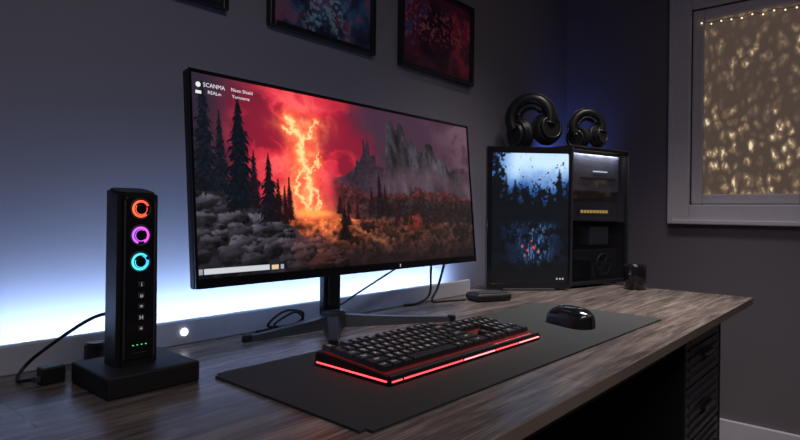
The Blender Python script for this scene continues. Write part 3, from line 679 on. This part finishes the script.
for (x,y,w,s),tme in zip(rows,tms):
    kw=w*u-0.0016; kd=uy-0.0022
    bm=bmesh.new(); 
    b0=[bm.verts.new(p) for p in ((-kw/2,-kd/2,0),(kw/2,-kd/2,0),(kw/2,kd/2,0),(-kw/2,kd/2,0))]
    it=0.0026
    b1=[bm.verts.new(p) for p in ((-kw/2+it,-kd/2+it,0.0092),(kw/2-it,-kd/2+it,0.0092),(kw/2-it,kd/2-it*0.6,0.0092),(-kw/2+it,kd/2-it*0.6,0.0092))]
    bm.faces.new(b0[::-1]); bm.faces.new(b1)
    for i in range(4): bm.faces.new((b0[i],b0[(i+1)%4],b1[(i+1)%4],b1[i]))
    bmesh.ops.bevel(bm,geom=[e for e in bm.edges],offset=0.0008,segments=1,affect='EDGES')
    if s:
        old=set(bm.faces); tme.transform(Matrix.Translation((0,0.001,0.0094))); bm.from_mesh(tme)
        for f in bm.faces:
            if f not in old: f.material_index=1
    bpy.data.meshes.remove(tme)
    cx=-KX/2+0.010+x*u; cy=KY/2-0.0175-y*uy
    link('key',frombm(bm,'key'),[M_key,M_leg],kb,(cx,cy,topz(cy)+0.003),(sl,0,0))

# ================================================================ MOUSE
mouse=empty('computer_mouse',(1.412,0.640,PZ),'glossy black computer mouse on the desk mat','mouse',rz=math.radians(-22))
def mouse_shape(y0,y1,x0,x1,off,name):
    NY,NX=40,28; V=[];F=[]
    L=0.072;Wd=0.040
    def halfw(t): return Wd*(max(0,1-abs(t)**3.2))**0.5*(1-0.10*math.cos(t*2.2))
    def hgt(t): return (0.045*(max(0,1-abs((t+0.12)/1.14)**2.6))**0.6)+0.003
    ts=[y0+(y1-y0)*i/NY for i in range(NY+1)]
    for t in ts:
        for j in range(NX+1):
            s=x0+(x1-x0)*j/NX; a=s*math.pi/2
            x=halfw(t)*math.sin(a)*1.0; zz=hgt(t)*(max(0,math.cos(a)))**0.55
            V.append((x*(1+off/0.035),t*L*(1+off*3),zz+off))
    for i in range(NY):
        for j in range(NX):
            k=i*(NX+1)+j; F.append((k,k+1,k+NX+2,k+NX+1))
    me=bpy.data.meshes.new(name); me.from_pydata(V,[],F); me.update(); return me
link('shell',mouse_shape(-0.9995,0.9995,-1,1,0,'shell'),M_black,mouse,smooth=True)
link('left_button',mouse_shape(0.12,0.985,-0.72,-0.07,0.0010,'lb'),M_gloss,mouse,smooth=True)
link('right_button',mouse_shape(0.12,0.985,0.07,0.72,0.0010,'rb'),M_gloss,mouse,smooth=True)
link('palm_rest',mouse_shape(-0.93,0.07,-0.62,0.62,0.0010,'pr'),M_gloss,mouse,smooth=True)
link('scroll_wheel',torus_me('sw',0.006,0.0028,n=28,k=10),M_gray,mouse,(0,0.038,0.036),(0,0,math.radians(90)),smooth=True)

# ================================================================ SECOND SCREEN
s2=empty('display_screen',(1.953,1.053,DZ),'black portrait display showing a blue forest stream','monitor',rz=math.radians(-45))
SW,SH=0.322,0.540
box('housing',SW,0.024,SH-0.006,(0,0.013,SH/2+0.003),0.004,M_black,s2)
link('screen',paint_mesh('screen2',second_picture(),SW-0.030,SH-0.045),M_scr,s2,(0.004,-0.0008,0.022))
bm=bmesh.new()
bm_box(bm,0.018,0.006,SH-0.006,(-SW/2+0.009,-0.001,SH/2+0.003),0.0015);bm_box(bm,0.008,0.006,SH-0.006,(SW/2-0.004,-0.001,SH/2+0.003),0.0015)
bm_box(bm,SW-0.026,0.006,0.024,(-0.005+0.010,-0.001,SH-0.012),0.0015);bm_box(bm,SW-0.026,0.006,0.020,(0.005,-0.001,0.016),0.0015)
link('bezel',frombm(bm,'bezel2'),M_gloss,s2)
box('foot',0.20,0.034,0.008,(0,0.006,0.004),0.002,M_gray,s2)

# ================================================================ PC TOWER
av=Vector((0.966,-0.259,0)); bv=Vector((0.259,0.966,0)); C0=Vector((2.10,0.955,0))
TW,TD,TH=0.36,0.31,0.556
pcc=C0+av*TW/2+bv*TD/2
pc=empty('computer_tower',(pcc.x,pcc.y,DZ),'black computer tower with glass side showing lit parts','computer tower',rz=math.radians(-15))
bm=bmesh.new(); t=0.014; z0=0.010
for (sx,sy,sz,cx,cy,cz) in ((t,TD,TH-z0,-TW/2+t/2,0,(TH+z0)/2),(t,TD,TH-z0,TW/2-t/2,0,(TH+z0)/2),(TW-2*t,TD,t,0,0,TH-t/2),(TW-2*t,TD,t,0,0,z0+t/2),(TW-2*t,t,TH-z0-2*t,0,TD/2-t/2,(TH+z0)/2)):
    bm_box(bm,sx,sy,sz,(cx,cy,cz),0.002)
link('case',frombm(bm,'case'),M_black,pc)
for x in (-1,1):
    for y in (-1,1): cyl('foot',0.016,0.014,0.010,M_blackm,pc,(x*(TW/2-0.04),y*(TD/2-0.04),0.005))
box('front_rim',0.006,0.006,TH-z0,(-TW/2+0.003,-TD/2-0.003,(TH+z0)/2),0.001,M_metal,pc); box('front_rim',0.006,0.006,TH-z0,(TW/2-0.003,-TD/2-0.003,(TH+z0)/2),0.001,M_metal,pc)
box('front_rim',TW-0.012,0.006,0.006,(0,-TD/2-0.003,TH-0.003),0.001,M_metal,pc)
FY=-TD/2
box('power_supply_cover',TW-2*t-0.002,0.22,0.12,(0,FY+0.15,z0+t+0.060),0.003,M_gray,pc)
box('bay_reflection',0.30,0.22,0.15,(-0.005,FY+0.13,0.455),0.004,M_panelg,pc,label='grey upper bay standing in for a wall reflection')  # its grey stands in for the wall mirrored in the upper glass
box('bay_slot',0.22,0.002,0.006,(0.01,FY+0.019,0.435),0.0005,M_metal,pc)
box('bay_light',0.09,0.002,0.004,(0.02,FY+0.018,0.462),0.0005,M_dot,pc)
box('graphics_card',0.30,0.14,0.075,(-0.005,FY+0.10,0.300),0.004,M_gray,pc)
box('card_light',0.24,0.002,0.034,(0.0,FY+0.029,0.300),0.0005,M_blackm,pc)
for k in range(9): box('card_light_segment',0.014,0.002,0.012,(-0.080+k*0.0195,FY+0.027,0.300),0.0005,M_yel,pc)
box('circuit_board',0.27,0.004,0.34,(-0.01,0.10,0.33),0.001,M_gray,pc)
box('cooling_block',0.12,0.14,0.075,(0.05,FY+0.11,0.200),0.005,M_panelg,pc)
box('cable_cover',0.14,0.10,0.085,(-0.09,FY+0.13,0.195),0.005,M_black,pc)
f_=link('fan',torus_me('fan',0.044,0.005,n=36,k=8),M_gray,pc,(0.07,FY+0.034,0.082),smooth=True)
bm=bmesh.new(); bm_cyl(bm,0.012,0.012,0.010,Matrix.Rotation(math.radians(90),4,'X'),20)
for k in range(7):
    r=bmesh.ops.create_cube(bm,size=1); mtx=Matrix.Rotation(2*math.pi*k/7,4,'Y')@Matrix.Translation((0.025,0,0))@Matrix.Rotation(math.radians(30),4,'X')@Matrix.Diagonal((0.030,0.002,0.015,1))
    bmesh.ops.transform(bm,matrix=mtx,verts=r['verts'])
link('blades',frombm(bm,'blades'),M_gray,f_)
box('glass_panel',TW-2*t,0.003,TH-z0-2*t,(0,FY+0.0045,(TH+z0)/2),0.0005,M_glass,pc)
tl=area('tower_light',(0,FY+0.012,0.536),(math.radians(12),0,0),0.28,0.006,0.55,(0.85,0.88,1.0)); tl.parent=pc

# ================================================================ HEADPHONES
def headphones(loc,rz,s,lab,roll=0.0,lift=0.0):
    e=empty('headphones',(loc[0],loc[1],loc[2]+lift),lab,'headphones',rz=rz,group='headphones on the computer tower')
    e.rotation_euler=(0,roll,rz)
    R_=0.070*s
    cz=0.108*s
    link('headband',torus_me('hb',R_,0.024*s,math.radians(-25),math.radians(205),n=48,k=12,ry=0.034*s),M_black,e,(0,0,cz),smooth=True)
    link('headband_padding',torus_me('hp',R_-0.025*s,0.012*s,math.radians(25),math.radians(155),n=30,k=10,ry=0.026*s),M_cush,e,(0,0,cz),smooth=True)
    link('headband_trim',torus_me('ht',R_+0.0225*s,0.003*s,math.radians(0),math.radians(180),n=40,k=8,ry=0.012*s),M_metal,e,(0,0,cz),smooth=True)
    for sd in (-1,1):
        x=sd*0.052*s
        ang=sd*math.radians(50)
        q=Matrix.Rotation(-ang,4,'Z')
        def L(v): 
            p=q@Vector(v); return (x+p.x,p.y,0.060*s+p.z)
        bm=bmesh.new(); bm_cyl(bm,0.059*s,0.050*s,0.034*s,Matrix.Rotation(sd*math.radians(90),4,'Y'),40,0.009*s)
        link('ear_cup',frombm(bm,'cup'),M_black,e,L((sd*0.008*s,0,0)),(0,0,-ang))
        link('ear_cushion',torus_me('cush',0.038*s,0.021*s,n=36,k=12,ry=0.019*s),M_cush,e,L((-sd*0.012*s,0,0)),(0,0,math.radians(90)-ang),smooth=True)
        link('cup_ring',torus_me('cr',0.038*s,0.0028*s,n=36,k=8),M_metal,e,L((sd*0.0255*s,0,0)),(0,0,math.radians(90)-ang),smooth=True)
        box('yoke',0.014*s,0.030*s,0.05*s,(sd*0.074*s,0,0.090*s),0.004*s,M_gray,e)
    return e
TZ=DZ+TH
p=C0+av*0.058+bv*0.235
headphones((p.x,p.y,TZ),math.radians(-68),1.16,'large black over-ear headphones resting on the computer tower',math.radians(-10),0.012)
p=C0+av*0.236+bv*0.100
headphones((p.x,p.y,TZ),math.radians(-50),0.86,'smaller black over-ear headphones resting on the computer tower',math.radians(-8),0.008)
area('corner_glow',(2.62,1.22,1.20),(math.radians(120),0,math.radians(-40)),0.10,0.10,0.75,(0.10,0.20,1.0),spread=150)

# ================================================================ CUP, DOCK
cup=empty('cup',(2.29,0.775,DZ),'small black cup with handle near the desk end','cup',rz=math.radians(-20))
bm=bmesh.new(); segs=36; prof=[(0.0,0.0),(0.036,0.0),(0.040,0.004),(0.042,0.092),(0.040,0.095),(0.038,0.092),(0.036,0.008),(0.0,0.008)]
rings=[]
for r,zz in prof:
    rings.append([bm.verts.new((max(r,1e-5)*math.cos(2*math.pi*k/segs),max(r,1e-5)*math.sin(2*math.pi*k/segs),zz)) for k in range(segs)])
for a,b in zip(rings[:-1],rings[1:]):
    for k in range(segs): bm.faces.new((a[k],a[(k+1)%segs],b[(k+1)%segs],b[k]))
bmesh.ops.remove_doubles(bm,verts=bm.verts,dist=0.00005)
link('body',frombm(bm,'cup'),M_gloss,cup,smooth=True)
link('handle',torus_me('handle',0.022,0.0045,math.radians(-95),math.radians(95),n=24,k=10,sz=1.2),M_gloss,cup,(0.040,0,0.050),smooth=True)
dock=empty('charging_dock',(1.640,1.030,DZ),'flat rounded black charging dock on the desk','dock',rz=math.radians(-25))
bm=bmesh.new(); bm_box(bm,0.135,0.085,0.026,(0,0,0.013),0.011,4); link('body',frombm(bm,'dock'),M_black,dock,smooth=False)
box('top_pad',0.095,0.055,0.002,(0,0,0.0265),0.0008,M_gray,dock)
box('status_light',0.006,0.002,0.002,(0.03,-0.0425,0.014),0.0004,M_gray,dock)

# ================================================================ LIGHTS
area('room_fill_light',(0.2,-0.5,2.42),(0,0,0),1.2,0.8,12.5,(0.99,0.95,0.99))  # unseen added fill that gives the room its ambient light
area('room_light',(1.9,0.55,2.42),(0,0,0),0.5,0.5,8.0,(1.0,0.93,0.88),spread=75)
w=bpy.data.worlds.new('World'); sc.world=w; w.use_nodes=True; w.node_tree.nodes['Background'].inputs[0].default_value=(0.02,0.022,0.03,1)

# ================================================================ CAMERA
cd=bpy.data.cameras.new('Camera'); cam=bpy.data.objects.new('Camera',cd); COL.objects.link(cam)
cd.sensor_width=36; cd.lens=36*575/800; cd.shift_y=-0.010; cd.clip_start=0.02
yaw=math.atan2(0.656,0.755)-math.radians(90)
cam.matrix_world=Matrix.Translation((0,0,CZ))@Matrix.Rotation(yaw,4,'Z')@Matrix.Rotation(math.radians(90),4,'X')@Matrix.Rotation(math.radians(0.69),4,'Z')
sc.camera=cam
